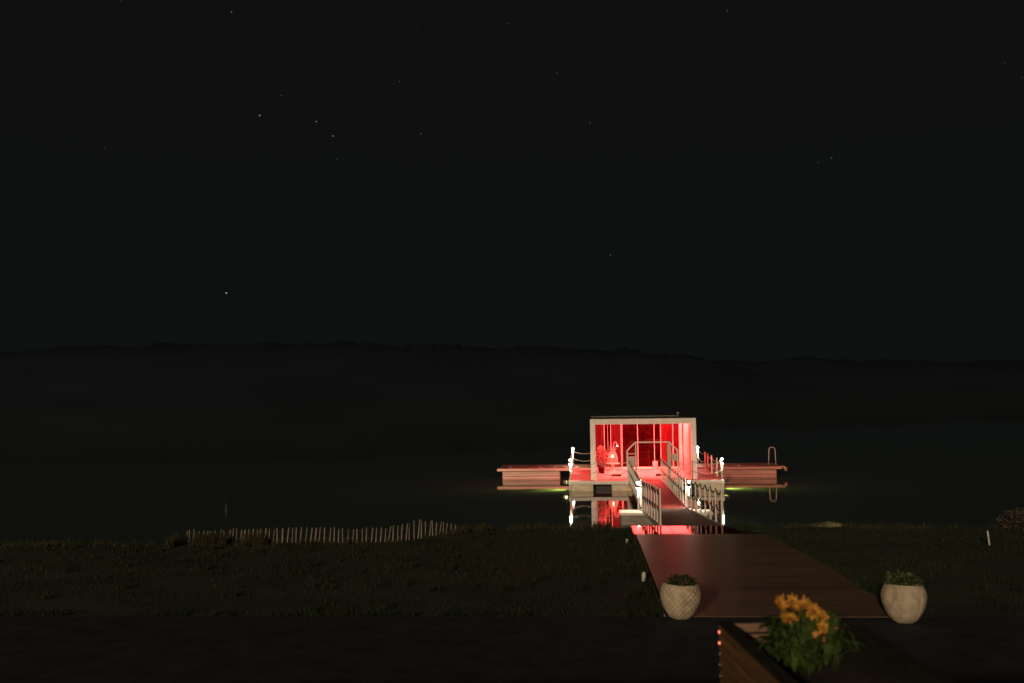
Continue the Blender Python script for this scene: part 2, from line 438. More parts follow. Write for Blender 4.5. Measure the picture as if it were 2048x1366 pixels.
def on_lawn(x, y):
    u, v = uv_of(x, y)
    return ~((u > -1.66) & (u < np.interp(v, [a for a,_ in path_pts_r]+[-19.9], [b_ for _,b_ in path_pts_r]+[1.4])+.04)) & (v > -34.15) & (y < crest_y(x)+.5)
patch = lambda x, y: (np.sin(x*1.7+np.sin(y*1.3)*2)+np.sin(y*2.1+x*.6)) > -0.9
parts = [blades(130000, (-16.5,16.5), (15.5,32), .03, .085, .004, .010, lambda x,y: on_lawn(x,y) & patch(x,y)),
         blades(30000, (-16.5,16.5), (22,32.2), .06, .16, .005, .011, lambda x,y: on_lawn(x,y) & ((np.sin(x*3.1+y)+np.sin(y*2.3-x*1.4)) > .2))]
def verge(x, y):
    u, v = uv_of(x, y); ur = np.interp(v, [a for a,_ in path_pts_r]+[-19.9], [b_ for _,b_ in path_pts_r]+[1.4])
    return (v > -34.1) & (v < -20.2) & (((u > ur-.05) & (u < ur+.16)) | ((u > -1.78) & (u < -1.60))) & ((np.sin(v*3.7)+np.sin(v*8.3+u*3)) > -1.0)
cl_ = rng.uniform((-16,17.5),(16,30.5),(170,2))
def clumps(x, y):
    d = np.full(len(x), 9.0)
    for q in cl_: d = np.minimum(d, np.hypot(x-q[0], (y-q[1])*.8))
    return (d < .16) & on_lawn(x, y)
parts.append(blades(260000, (-16.2,16.2), (17,31), .08, .19, .004, .010, clumps, 1.1))
def lip(x, y):
    u, v = uv_of(x, y); return (u < -1.65) & (v > -34.42) & (v < -34.10) & ((np.sin(u*2.3)+np.sin(u*5.9+1)+np.sin(u*.7)) > -.3)
parts.append(blades(120000, (-16.2,4), (15.5,19.5), .05, .13, .004, .009, lip, 1.2, .0))
parts.append(blades(150000, (1.0,9.0), (16,32), .06, .15, .004, .009, verge, 1.0))
V, F = join(parts)
tag(obj('lawn_grass', npmesh('lawn_grass', V, F, m_grass), None), 'dark short lawn grass on both sides of the path', 'grass', kind='stuff')
def shore(x, y):
    c = crest_y(x); u, v = uv_of(x, y)
    return (y > c-.7) & (y < c+.45) & ~((u > -1.75) & (u < 1.7))
parts = [blades(26000, (-16.5,16.5), (27.5,32), .07, .20, .006, .012, lambda x,y: shore(x,y) & ((np.sin(x*2.2)+np.sin(x*5.3+1)+np.sin(x*.8)) > -.8), .7),
         blades(9000, (-9.8,-7.0), (28.0,30.2), .16, .38, .006, .012, lambda x,y: shore(x,y) & ((np.sin(x*4.2)+np.sin(x*9.0+1)) > -.4), .8),
         blades(5000, (-1.9,3.0), (29.6,32), .12, .26, .006, .012, lambda x,y: shore(x,y) & ((np.sin(x*3.2)+np.sin(x*7.0+1)) > .1), .8)]
V, F = join(parts)
tag(obj('shore_grass', npmesh('shore_grass', V, F, m_reed), None), 'rough dry grass along the edge of the bank', 'grass', kind='stuff')

m_prail = pm('dull_steel', (.62,.50,.46), .45, metal=.3, var=.1, scale=8)
# ------------------------------------------------------------------ floating deck
deck = thing('floating_deck', 'square floating deck washed in red light, carrying the glazed pavilion', 'deck', P(0,0,0), RZ)
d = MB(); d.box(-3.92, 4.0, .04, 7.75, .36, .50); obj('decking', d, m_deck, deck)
d = MB(); d.box(-3.94, 4.02, 0, .037, .335, .506); obj('front_edge', d, m_white, deck)
for s, x in ((-1,-3.943),(1,4.003)):
    d = MB(); d.box(x, x+.02, .04, 7.74, .335, .5065); obj('side_edge', d, m_white, deck)
for a, b_ in ((-3.90,-2.66),(-1.72,-.55),(.75,1.98),(2.66,3.98)):
    d = MB(); d.bbox(a, b_, .05, 7.6, -.35, .32, .03); p_ = obj('pontoon', d, m_pont, deck)
    g = MB(); g.box(a+.02, b_-.02, .036, .0495, .20, .225); obj('strap', g, m_galv, p_)
for x in (-3.87, 3.95):
    obj('corner_pile', MB().lathe([(.035,-.6),(.035,.50),(.02,.52)], 12, (x,-.04,0)), m_white, deck, True)
g = MB(); g.box(-2.6, 2.6, .6, .66, -.2, .33); obj('underframe', g, m_dark, deck)

# cross pier behind the pavilion
pier = thing('cross_pier', 'long timber pier stretching left and right behind the pavilion', 'pier', P(0,7.8,0), RZ)
for a, e, mt in ((-8.25,-.003,m_ptop),(.0,8.42,m_ptop)):
    d = MB(); d.box(a, e, .0, 3.3, .55, .60); obj('decking', d, mt, pier)
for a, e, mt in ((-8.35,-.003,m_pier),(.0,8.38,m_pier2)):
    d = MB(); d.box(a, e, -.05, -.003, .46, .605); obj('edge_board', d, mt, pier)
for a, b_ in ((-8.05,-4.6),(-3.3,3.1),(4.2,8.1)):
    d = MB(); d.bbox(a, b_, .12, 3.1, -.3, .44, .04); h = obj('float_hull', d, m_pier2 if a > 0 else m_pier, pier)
    if a != -3.3:
        g = MB(); g.box(a+.05, b_-.05, .098, .1175, .13, .165); obj('rubbing_strip', g, m_edge, h)
    g = MB(); g.box(a, b_, .2, 3.0, .442, .548); obj('beam', g, m_dark, pier)
for x in (-7.6,-4.9,-5.8,6.0):
    g = MB(); g.tube([(x-.09,.6,.64),(x+.09,.6,.64)], .022, 6); g.tube([(x-.04,.6,.6),(x-.04,.6,.64)], .02, 6); g.tube([(x+.04,.6,.6),(x+.04,.6,.64)], .02, 6); obj('mooring_cleat', g, m_galv, pier)
g = MB(); g.tube([(7.25,-.07,.60),(7.15,-.08,.59),(7.12,-.08,.5),(7.12,-.08,.0),(7.13,-.07,-.2)], .015, 6); obj('mooring_line', g, m_prope, pier)
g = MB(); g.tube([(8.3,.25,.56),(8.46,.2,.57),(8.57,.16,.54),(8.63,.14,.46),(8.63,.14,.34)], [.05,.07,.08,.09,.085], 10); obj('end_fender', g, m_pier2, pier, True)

lad = thing('ladder_hoop', 'slim tall steel grab hoop standing at the right end of the pier', 'handrail', P(8.20,9.75,.60), RZ)
hp = [(-.23,0,.0),(-.215,0,.45),(-.19,0,.92)]
for k in range(1,8):
    a = math.pi*k/8; hp.append((-.015-.175*math.cos(a), 0, .92+.10*math.sin(a)))
hp += [(.16,0,.92),(.185,0,.45),(.20,0,.0)]
obj('hoop_rail', MB().tube(hp, .026, 8), m_prail, lad, True)
for x in (-.23,.20): obj('foot_flange', MB().lathe([(.06,.001),(.06,.015),(.03,.02)], 12, (x,0,0)), m_prail, lad)

# ------------------------------------------------------------------ bollard lamps
def make_lamp():
    t = thing('bollard_lamp', 'x', 'lamp', (0,0,0), RZ, 'white bollard lamps around the stage')
    g = MB(); g.lathe([(.10,0),(.10,.018),(.05,.025)], 14); obj('base_plate', g, m_white, t)
    g = MB(); g.lathe([(.036,.02),(.036,.862)], 14); obj('post', g, m_white, t, True)
    g = MB(); g.lathe([(.037,.866),(.070,.862),(.070,.866),(.037,.870)], 18, closed=False); obj('ring_light', g, m_lens, t)
    g = MB(); g.lathe([(.077,.868),(.077,.874),(.052,.900),(.036,.915),(.036,1.002),(.030,1.008)], 18); obj('hood', g, m_dark, t)
    g = MB(); g.lathe([(.02,1.009),(.040,1.018),(.056,1.042),(.058,1.062),(.046,1.092),(.022,1.106),(.004,1.109)], 16); obj('globe', g, m_globe, t, True)
    return t
lamp0 = make_lamp()
lamps = [((-3.84,.12,.507),'bollard lamp at the front left corner of the floating deck'),
         ((3.92,.12,.507),'bollard lamp at the front right corner of the floating deck'),
         ((-3.84,9.6,.60),'bollard lamp behind the left side of the pavilion, at the back of the deck'),
         ((3.72,9.6,.60),'bollard lamp just past the right edge of the pavilion, at the back'),
         ((-.98,-12.75,.45),'bollard lamp on the left of the small float half way along the gangway'),
         ((1.00,-12.30,.45),'bollard lamp on the right of the small float half way along the gangway')]
for i, (p, lab) in enumerate(lamps):
    o = lamp0 if i == 0 else copy_tree(lamp0)
    o.location = P(*p); o['label'] = lab

# ------------------------------------------------------------------ railings of posts and ropes
def swag(a, b_, sag, n=8):
    a = Vector(a); b_ = Vector(b_)
    return [a.lerp(b_, k/n) - Vector((0,0,sag*4*(k/n)*(1-k/n))) for k in range(n+1)]
def railing(name, label, cat, pts, h, pr, skip=(), rope=None, ropes=(.95,.48), sag=.12, rr=.019, pmat=None, group=None, lean=(0,0), ends=(0,0)):
    "pts: (u,v,z) feet of the posts; skip: indexes where another thing already stands"
    c = pts[0]; t = thing(name, label, cat, P(*c), RZ, group)
    L = [Vector((p[0]-c[0], p[1]-c[1], p[2]-c[2])) for p in pts]
    me = MB(); me.lathe([(pr*1.6,0),(pr*1.6,.012),(pr,.016),(pr,h-.01),(pr*.6,h)], 10); me.smooth = False; me = me.mesh('post'); me.materials.append(pmat or m_white)
    for i, p in enumerate(L):
        if i in skip: continue
        obj('post', me, None, t, loc=p, rot=(random.uniform(-.012,.012), random.uniform(-.012,.012), 0))
    for k in ropes:
        g = MB()
        for i in range(len(L)-1):
            a = L[i]+Vector((0,0,h*k)); b_ = L[i+1]+Vector((0,0,h*k))
            g.tube(swag(a, b_, sag*random.uniform(.85,1.15)), rr, 6)
        obj('rope', g, rope or m_rope, t, True)
    return t
D = .50
railing('deck_railing','rope railing along the left side of the floating deck','railing',[(-3.86,.12,D),(-3.86,2.3,D),(-3.86,4.7,D),(-3.86,6.5,D),(-3.86,9.6,.6)],1.0,.04,skip=(0,4),rope=m_prope,sag=.16,group='rope railings around the deck')
railing('deck_railing','rope railing of red lit posts along the right side of the deck','railing',[(3.94,.12,D),(3.94,2.3,D),(3.94,4.5,D),(3.94,6.3,D),(3.94,7.6,D),(3.74,9.6,.6)],1.0,.04,skip=(0,5),rope=m_prope,sag=.18,group='rope railings around the deck')
railing('deck_railing','rope railing at the back, seen through the pavilion glass','railing',[(-3.84,9.6,.6),(-2.4,9.6,.6),(-.92,9.6,.6),(.78,9.6,.6),(2.3,9.6,.6),(3.72,9.6,.6)],.95,.04,skip=(0,5),rope=m_prope,sag=.15,group='rope railings around the deck')
railing('deck_railing','rope swags left of the gangway across the front of the deck','railing',[(-3.84,.12,D),(-2.50,.14,D),(-.92,.10,D)],1.02,.034,skip=(0,2),rope=m_prope,sag=.20,group='rope railings around the deck')
railing('deck_railing','rope swags right of the gangway across the front of the deck','railing',[(1.70,.10,D),(2.42,.14,D),(3.92,.12,D)],1.02,.022,skip=(0,2),rope=m_prope,sag=.20,pmat=m_edge,group='rope railings around the deck')  # post coloured dark to stand in for being backlit

# ------------------------------------------------------------------ float half way, gangways
m_fhull = pm('float_hull_grey', (.26,.23,.19), .6, var=.3, scale=3, bump=.003, stretch=(1,1,3))
fl = thing('small_float', 'small low float carrying the gangway half way to the deck', 'float', P(0,-12.95,0), RZ)
g = MB(); g.bbox(-1.70,1.76,-.5,.5,-.3,.36,.03); obj('hull', g, m_fhull, fl)
g = MB(); g.box(-1.73,1.79,-.53,.53,.362,.45); obj('deck_rim', g, m_white, fl)
def gang(name, label, u0, v0, z0, u1, v1, z1, wm=None):
    cu_, cv = (u0[0]+u0[1])/2, v0
    t = thing(name, label, 'gangway', P(cu_, cv, 0), RZ)
    a, b_ = u0[0]-cu_, u0[1]-cu_; c, e = u1[0]-cu_, u1[1]-cu_; L = v1-v0
    g = MB(); g.hexa([(a,0,z0-.07),(b_,0,z0-.07),(e,L,z1-.07),(c,L,z1-.07)], [(a,0,z0),(b_,0,z0),(e,L,z1),(c,L,z1)]); obj('walkway', g, wm or m_gang, t)
    for x, y in ((a,c),(b_,e)):
        s = -.06 if x == a else .012
        g = MB(); g.hexa([(x+s,0,z0-.16),(x+s+.048,0,z0-.16),(y+s+.048,L,z1-.16),(y+s,L,z1-.16)], [(x+s,0,z0+.03),(x+s+.048,0,z0+.03),(y+s+.048,L,z1+.03),(y+s,L,z1+.03)]); obj('side_beam', g, m_galv, t)
    return t
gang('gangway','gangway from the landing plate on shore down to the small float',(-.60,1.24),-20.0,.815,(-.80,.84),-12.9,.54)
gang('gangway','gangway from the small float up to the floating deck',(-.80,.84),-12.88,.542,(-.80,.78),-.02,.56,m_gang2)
g_ = 'railings along the gangway'
def line(a, b_, n): return [tuple(a[k]+(b_[k]-a[k])*i/(n-1) for k in range(3)) for i in range(n)]
railing('gangway_railing','near left railing of the gangway, between shore and small float','railing',line((-.64,-19.9,.84),(-.86,-13.3,.56),8),1.14,.030,sag=.16,rr=.024,group=g_)
railing('gangway_railing','near right railing of the gangway, between shore and small float','railing',line((1.28,-19.9,.84),(.90,-12.7,.56),8),1.14,.030,sag=.16,rr=.024,group=g_)
railing('gangway_railing','far left railing of the gangway, between small float and deck','railing',line((-.86,-12.3,.56),(-.86,-.6,.58),12),1.08,.030,sag=.13,rr=.020,group=g_)
railing('gangway_railing','far right railing of the gangway, between small float and deck','railing',line((.90,-12.2,.56),(.84,.15,.58),12),1.08,.030,sag=.13,rr=.020,group=g_)

gate = thing('gangway_portal', 'pale metal portal arch at the deck end of the gangway', 'portal', P(.38,-.16,.40), RZ)
g = MB()
A_ = [(-1.28,0,-.1),(-1.28,0,1.66),(-.86,0,2.08),(.86,0,2.08),(1.28,0,1.66),(1.28,0,-.1)]
for p, q in zip(A_[:-1], A_[1:]): g.tube([p, q], .042, 10)
obj('arch_frame', g, m_white, gate)
for x in (-.84,.90):
    g = MB(); g.tube([(x,.05,.0),(x,.05,2.06)], .036, 10); obj('inner_post', g, m_white, gate)
g = MB(); g.box(-1.26,-.90,-.035,-.005,.86,1.36); q = obj('notice_board', g, m_grey, gate)
g = MB(); g.box(-1.20,-.96,-.0385,-.0355,1.02,1.035); obj('board_slot', g, m_edge, q)
g = MB(); g.box(.76,.94,-.02,.0,.05,1.98); obj('side_panel', g, m_grey, gate)
g = MB(); g.box(.98,1.26,-.035,-.005,1.12,1.48); obj('control_box', g, m_grey, gate)
g = MB(); g.tube([(-1.28,0,1.50),(-.84,.02,1.50)], .02, 8); obj('cross_bar', g, m_white, gate)

# ------------------------------------------------------------------ pavilion
pav = thing('glass_pavilion', 'flat roofed glazed pavilion glowing red inside a pale square frame', 'pavilion', P(0,.9,.5), RZ)
W0, W1, DP, HT = -2.78, 2.74, 6.75, 3.17
g = MB(); g.bbox(W0, W0+.27, 0, .34, .0, HT, .012); obj('frame_post', g, m_frame, pav)
g = MB(); g.bbox(W1-.27, W1, 0, .34, .0, HT, .012); obj('frame_post', g, m_frame, pav)
g = MB(); g.bbox(W0+.272, W1-.272, .004, .336, HT-.29, HT-.003, .012); obj('frame_beam', g, m_frame, pav)
g = MB(); g.box(W0+.03, W1-.03, .345, DP, .004, .075); obj('floor', g, m_floor, pav)
g = MB(); g.box(W0+.274, W1-.274, .03, .335, .004, .05); obj('threshold', g, m_floor, pav)
rf = obj('roof', MB().box(W0, W1, .345, DP, HT-.22, HT-.06), m_roof, pav)
obj('rear_parapet', MB().box(W0+.02, W1-.3, DP-.07, DP+.02, HT-.058, HT+.0), m_edge, rf)
for x in (W0+.0, W1-.06): obj('side_parapet', MB().box(x, x+.06, .347, DP-.075, HT-.058, HT-.02), m_dark, rf)
obj('roof_vent', MB().lathe([(.05,-.06),(.05,.10),(.09,.12),(.09,.16),(.03,.20)], 12, (W1-.35, DP-.3, HT)), m_galv, rf, True)
cl = obj('ceiling', MB().box(W0+.05, W1-.05, .35, DP-.02, HT-.26, HT-.225), m_curtain, pav)
for k in range(5):
    x = W0+.18+k*1.04
    obj('red_light_panel', MB().box(x, x+.98, .5, DP-.4, HT-.275, HT-.262), m_led, cl)
# side walls: glass with mullions
for sx, x in ((-1, W0+.10), (1, W1-.10)):
    for k in range(4):
        y0 = .40+k*1.58
        obj('side_pane', MB().box(x-.006, x+.006, y0+.03, y0+1.55, .08, HT-.27), m_glass, pav)
    for k in range(5):
        y0 = .40+k*1.58
        obj('side_mullion', MB().box(x-.03, x+.03, y0-.028, y0+.028, .0755, HT-.265), m_frame, pav)
# front glass
for k in range(4):
    a = W0+.274+k*(W1-W0-.548)/4; e = W0+.274+(k+1)*(W1-W0-.548)/4
    obj('front_pane', MB().box(a+.006, e-.006, .20, .212, .052, HT-.292), m_glass, pav)
# back wall: glazed doors in the middle, red panels left and right
yb = DP-.10
for a, e, mt, nm in ((-2.60,-1.98,m_redpanel,'back_panel'),(-1.90,-1.60,m_backglass,'back_pane'),(-1.53,-.98,m_redpanel,'back_panel'),
                     (-.86,-.02,m_backglass,'back_pane'),(.05,.95,m_backglass,'back_pane'),(1.02,1.32,m_backglass,'back_pane'),
                     (1.40,2.02,m_redpanel2,'back_panel'),(2.12,2.58,m_redpanel2,'back_panel')):
    obj(nm, MB().box(a, e, yb-.01, yb+.01, .17, HT-.27), mt, pav)
for x, wd in ((-2.63,.04),(-1.94,.05),(-1.74,.022),(-1.565,.04),(-.955,.055),(-.89,.035),(.015,.05),(.985,.045),(1.36,.05),(2.07,.07),(2.61,.04)):
    obj('back_mullion', MB().box(x-wd*.30, x+wd*.30, yb-.05, yb+.05, .172, HT-.268), m_frame, pav)
obj('back_sill', MB().box(W0+.08, W1-.08, yb-.06, yb+.06, .0765, .168), m_frame, pav)
# curtains along the right wall: pleated sheets
def curtain(y0, y1, x, amp=.05, n=44):
    g = MB(); vs = []; zs = (.12, 1.2, 2.2, HT-.30)
    for j, z in enumerate(zs):
        for i in range(n+1):
            t = i/n; ph = t*(y1-y0)*17
            vs.append((x+amp*math.sin(ph)*(1-.25*j/3)+.015*math.sin(3.1*ph+j), y0+(y1-y0)*t, z))
    m_ = n+1; fs = [(j*m_+i, j*m_+i+1, (j+1)*m_+i+1, (j+1)*m_+i) for j in range(3) for i in range(n)]
    g.addv(vs, fs); o = obj('curtain', g, m_curtain, pav, True)
    s = o.modifiers.new('thickness', 'SOLIDIFY'); s.thickness = .006
    return o
curtain(.55,1.25,W1-.34); curtain(1.55,3.2,W1-.33,.06); curtain(4.7,5.9,W1-.32,.07)
obj('curtain_rail', MB().tube([(W1-.33,.5,HT-.285),(W1-.33,6.0,HT-.285)], .012, 6), m_galv, pav)

# things standing inside the pavilion
def inside(x, y, z=.0755): return P(x, .9+y, .5+z)
t = thing('pedestal_table', 'round white pedestal table inside the pavilion at back left', 'table', inside(-1.50,5.6), RZ)
obj('table_top', MB().lathe([(.40,.36),(.42,.375),(.42,.40),(.40,.41)], 24), m_white, t)
obj('pedestal', MB().lathe([(.26,0),(.26,.03),(.10,.06),(.08,.30),(.16,.358)], 20), m_white, t, True)
t = thing('wicker_lantern', 'pale wicker lantern glowing warm white on the pedestal table', 'lantern', inside(-1.50,5.6,.0755+.4105), RZ)
m_wick = pm('wicker', (.55,.48,.36), .7, var=.3, scale=20)
bk = MB()
for k in range(22):
    a = 2*math.pi*k/22
    bk.tube([(.30*math.cos(a),.30*math.sin(a),0),(.29*math.cos(a+.05),.29*math.sin(a+.05),.25),(.22*math.cos(a+.1),.22*math.sin(a+.1),.52),(.14*math.cos(a+.12),.14*math.sin(a+.12),.66)], .012, 5)
obj('ribs', bk, m_wick, t)
hb = MB()
for z, r in ((.01,.31),(.16,.30),(.32,.275),(.48,.235),(.62,.17)):
    hb.tube([(r*math.cos(2*math.pi*k/24), r*math.sin(2*math.pi*k/24), z) for k in range(25)], .012, 5, False)
obj('hoops', hb, m_wick, t)
obj('bulb', MB().lathe([(.02,.30),(.06,.34),(.07,.39),(.05,.44),(.01,.47)], 12), emit('lantern_glow',(1,.84,.58),13), t, True)
g = MB()
for k in range(40):
    a = random.uniform(0,6.28); r = random.uniform(.02,.12); l = random.uniform(.18,.40)
    g.tube([(r*math.cos(a),r*math.sin(a),.60),(r*1.4*math.cos(a),r*1.4*math.sin(a),.60+l*.6),((r*2+.05)*math.cos(a),(r*2+.05)*math.sin(a),.60+l)], [.006,.006,.002], 4)
obj('dried_grass', g, m_wick, t)
t = thing('arc_lamp', 'thin curved steel lamp standing behind the wicker lantern', 'lamp', inside(-1.42,6.1), RZ)
obj('base', MB().lathe([(.14,0),(.14,.02),(.03,.03)], 16), m_galv, t)
obj('stem', MB().tube([(0,0,.02),(0,0,1.45),(.03,-.02,1.55),(.10,-.05,1.60),(.18,-.08,1.56),(.20,-.09,1.46)], .014, 6), m_white, t, True)
obj('shade', MB().lathe([(.07,-.06),(.03,.0)], 12, (.20,-.09,1.46), False), m_white, t)

m_fl = pm('pink_petals', (.55,.30,.30), .6, var=.25, scale=9)
m_dleaf = pm('indoor_leaves', (.30,.22,.16), .5, var=.3, scale=5)
t = thing('flowering_plant', 'tall flowering pot plant inside the front glass at the left', 'plant', inside(-2.18,3.2), RZ)
obj('pot', MB().lathe([(.15,0),(.20,.32),(.21,.34),(.17,.33)], 18), m_redpanel, t, True)
obj('stem', MB().tube([(0,0,.3),(.02,0,.7),(-.02,.02,1.15)], [.025,.02,.012], 6), m_dleaf, t)
def leaf_cloud(n, size, rx_, ry_, rz_, c, up=.2):
    g = MB()
    for _ in range(n):
        while True:
            q = Vector((random.uniform(-1,1),random.uniform(-1,1),random.uniform(-1,1)))
            if .3 < q.length < 1: break
        p = Vector((c[0]+q.x*rx_, c[1]+q.y*ry_, c[2]+q.z*rz_))
        dvec = (q.normalized()+Vector((random.uniform(-.7,.7),random.uniform(-.7,.7),random.uniform(-.5,.7)+up))).normalized()
        sdv = dvec.cross(Vector((random.uniform(-1,1),random.uniform(-1,1),random.uniform(-1,1)))).normalized()
        s = size*random.uniform(.6,1.3); nn = dvec.cross(sdv)
        g.addv([p, p+dvec*s*.5+sdv*s*.28+nn*s*.06, p+dvec*s, p+dvec*s*.5-sdv*s*.28+nn*s*.06], [(0,1,2),(0,2,3)])
    return g
obj('foliage', leaf_cloud(240,.16,.30,.28,.48,(0,0,.92)), m_dleaf, t)
obj('flowers', leaf_cloud(170,.13,.32,.30,.46,(.02,-.04,1.0)), m_fl, t)
t = tag(obj('stool', MB().lathe([(.14,0),(.16,.02),(.15,.25),(.16,.42),(.15,.45),(.02,.455)], 20), m_floor, smooth=True, loc=inside(.98,6.15), rot=(0,0,RZ)), 'small round pale stool inside near the glazed back doors', 'stool')
for (x, lab) in ((-1.42,'low red floor cushion inside the pavilion left of the gangway'),(.95,'low red floor cushion inside the pavilion right of the gangway')):
    tag(obj('floor_cushion', MB().bbox(-.27,.27,-.2,.2,0,.11,.04), m_redpanel, loc=inside(x,1.25), rot=(0,0,RZ)), lab, 'cushion', 'floor cushions in the pavilion')

# hull lights that turn the water green at both front corners of the deck
hull_glow = emit('hull_lamp_glow',(1,.97,.20),2600)
for u, lab in ((-4.02,'underside lamp on the left flank of the deck, lighting the water green'),(4.10,'underside lamp on the right flank of the deck, lighting the water green')):
    s = 1 if u > 0 else -1
    t = thing('hull_lamp', lab, 'lamp', P(u,.75,.41), RZ, 'hull lamps at the flanks of the deck')
    hsg = MB().box(min(0,s*.045),max(0,s*.045),-.30,.30,-.04,.04).box(min(0,s*.22),max(0,s*.22),-.30,.30,.042,.05)
    for y in (-.30,.285): hsg.box(min(s*.046,s*.22),max(s*.046,s*.22),y,y+.015,-.07,.0415)
    obj('housing', hsg, m_dark, t)
    obj('lens', MB().box(min(s*.046,s*.050),max(s*.046,s*.050),-.27,.27,-.03,.03), hull_glow, t)

# ------------------------------------------------------------------ shore things
m_stake = pm('weathered_chestnut', (.30,.26,.20), .85, var=.35, scale=12, stretch=(1,1,.15), bump=.001)
fpts = [(-9.55,29.25,.40),(-9.0,29.15,.41),(-8.3,29.05,.42),(-7.5,28.80,.42),(-6.86,28.62,.42),(-6.07,28.55,.43),(-4.66,28.60,.41),(-3.83,28.72,.40),(-3.35,29.02,.44),(-2.95,29.30,.55),(-2.7,29.5,.52),(-2.35,29.78,.40),(-1.95,30.1,.30),(-1.57,30.36,.14)]
fl_ = [0]
for a, b_ in zip(fpts[:-1], fpts[1:]): fl_.append(fl_[-1]+math.hypot(b_[0]-a[0], b_[1]-a[1]))
fen = thing('paling_fence', 'low fence of split chestnut stakes and wire along the bank', 'fence', (0,0,0))
smesh = []
for k in range(5):
    g = MB(); r = .015+.003*k/2
    bend = random.uniform(-.02,.02)
    g.tube([(0,0,-.25),(bend,0,.05),(bend*.4,random.uniform(-.01,.01),.35),(0,0,.5),(0,0,.52)], [r,r*1.1,r,r*.9,r*.4], 5)
    me = g.mesh('stake'); me.materials.append(m_stake); smesh.append(me)
wire = [[],[]]
ns = 66
for i in range(ns):
    s = fl_[-1]*i/(ns-1)
    x = np.interp(s, fl_, [p[0] for p in fpts]); y = np.interp(s, fl_, [p[1] for p in fpts]); h = np.interp(s, fl_, [p[2] for p in fpts])
    z = float(ground_z(x, y))
    o = obj('stake', smesh[random.randrange(5)], None, fen, loc=(x+random.uniform(-.015,.015), y+random.uniform(-.02,.02), z+random.uniform(-.03,.01)),
            rot=(random.uniform(-.05,.05), random.uniform(-.02,.13), random.uniform(0,6.28)))
    k = (h)/.52*random.uniform(.96,1.06)
    o.rotation_euler = (random.uniform(-.05,.05), random.uniform(-.02,.14), 0)
    o.scale = (random.uniform(.75,1.2), random.uniform(.75,1.2), k)
    wire[0].append((x, y-.02, z+h*.75)); wire[1].append((x, y-.02, z+h*.3))
for wv in wire: obj('wire', MB().tube(wv, .0025, 4), m_edge, fen)

m_mark = pm('white_plastic', (.62,.64,.58), .5, var=.12, scale=8)
def marker(name, label, x, y, h, r, tilt, cat='marker', group=None):
    z = float(ground_z(x, y))
    g = MB(); g.lathe([(r*.7,-.15),(r*.75,0),(r,h*.25),(r,h*.82),(r*.85,h*.93),(r*.4,h)], 12)
    return tag(obj(name, g, m_mark, smooth=True, loc=(x,y,z), rot=(0,tilt,0)), label, cat, group)
p = P(-1.86,-24.1); marker('path_marker','smaller white path marker beside the far left edge of the path',p[0],p[1],.13,.035,.05,'marker','white markers left of the path')
p = P(-1.76,-30.6); marker('path_marker','larger white path marker on the grass just behind the left pot',p[0],p[1],.20,.042,.08,'marker','white markers left of the path')
marker('white_post','lone slim white post on the dark grass at far right',12.36,26.3,.38,.024,-.10,'post')

# mossy boulder at the shore
m_moss = pm('mossy_rock', (.14,.15,.06), .9, var=.35, scale=7, bump=.01, base2=(.30,.31,.16))
V = []; nl, ml_ = 20, 8; bb = MB()
for j in range(ml_+1):
    th = math.pi/2*j/ml_
    for i in range(nl):
        a = 2*math.pi*i/nl
        k = 1+.10*math.sin(3*a+j)+.06*math.sin(5*a+2*j)
        bb.v.append((.52*math.cos(a)*math.cos(th)*k, .30*math.sin(a)*math.cos(th)*k, .13*math.sin(th)**.6*(1+.2*math.cos(a))*(1+.05*math.sin(3*a))-.02))
for j in range(ml_):
    for i in range(nl):
        l = (i+1)%nl; bb.f.append((j*nl+i, j*nl+l, (j+1)*nl+l, (j+1)*nl+i))
bz = float(ground_z(9.5,30.85))
tag(obj('boulder', bb, m_moss, smooth=True, loc=(9.50,30.85,bz), rot=(0,0,-.05)), 'low pale mossy boulder on the bank right of the gangway', 'boulder')

m_bush = pm('russet_leaves', (.070,.045,.028), .7, var=.4, scale=3)
m_twig = pm('bark', (.06,.045,.035), .9, var=.3, scale=12)
t = thing('russet_bush', 'dim russet bush at the right edge of the bank', 'bush', (15.0,29.3,float(ground_z(15.0,29.3))))
obj('foliage', leaf_cloud(900,.09,.95,.6,.34,(0,0,.24)), m_bush, t)
g = MB()
for k in range(7):
    a = 2*math.pi*k/7; g.tube([(0,0,-.05),(.2*math.cos(a),.15*math.sin(a),.2),(.55*math.cos(a),.4*math.sin(a),.5)], [.02,.014,.004], 5)
obj('stems', g, m_twig, t)

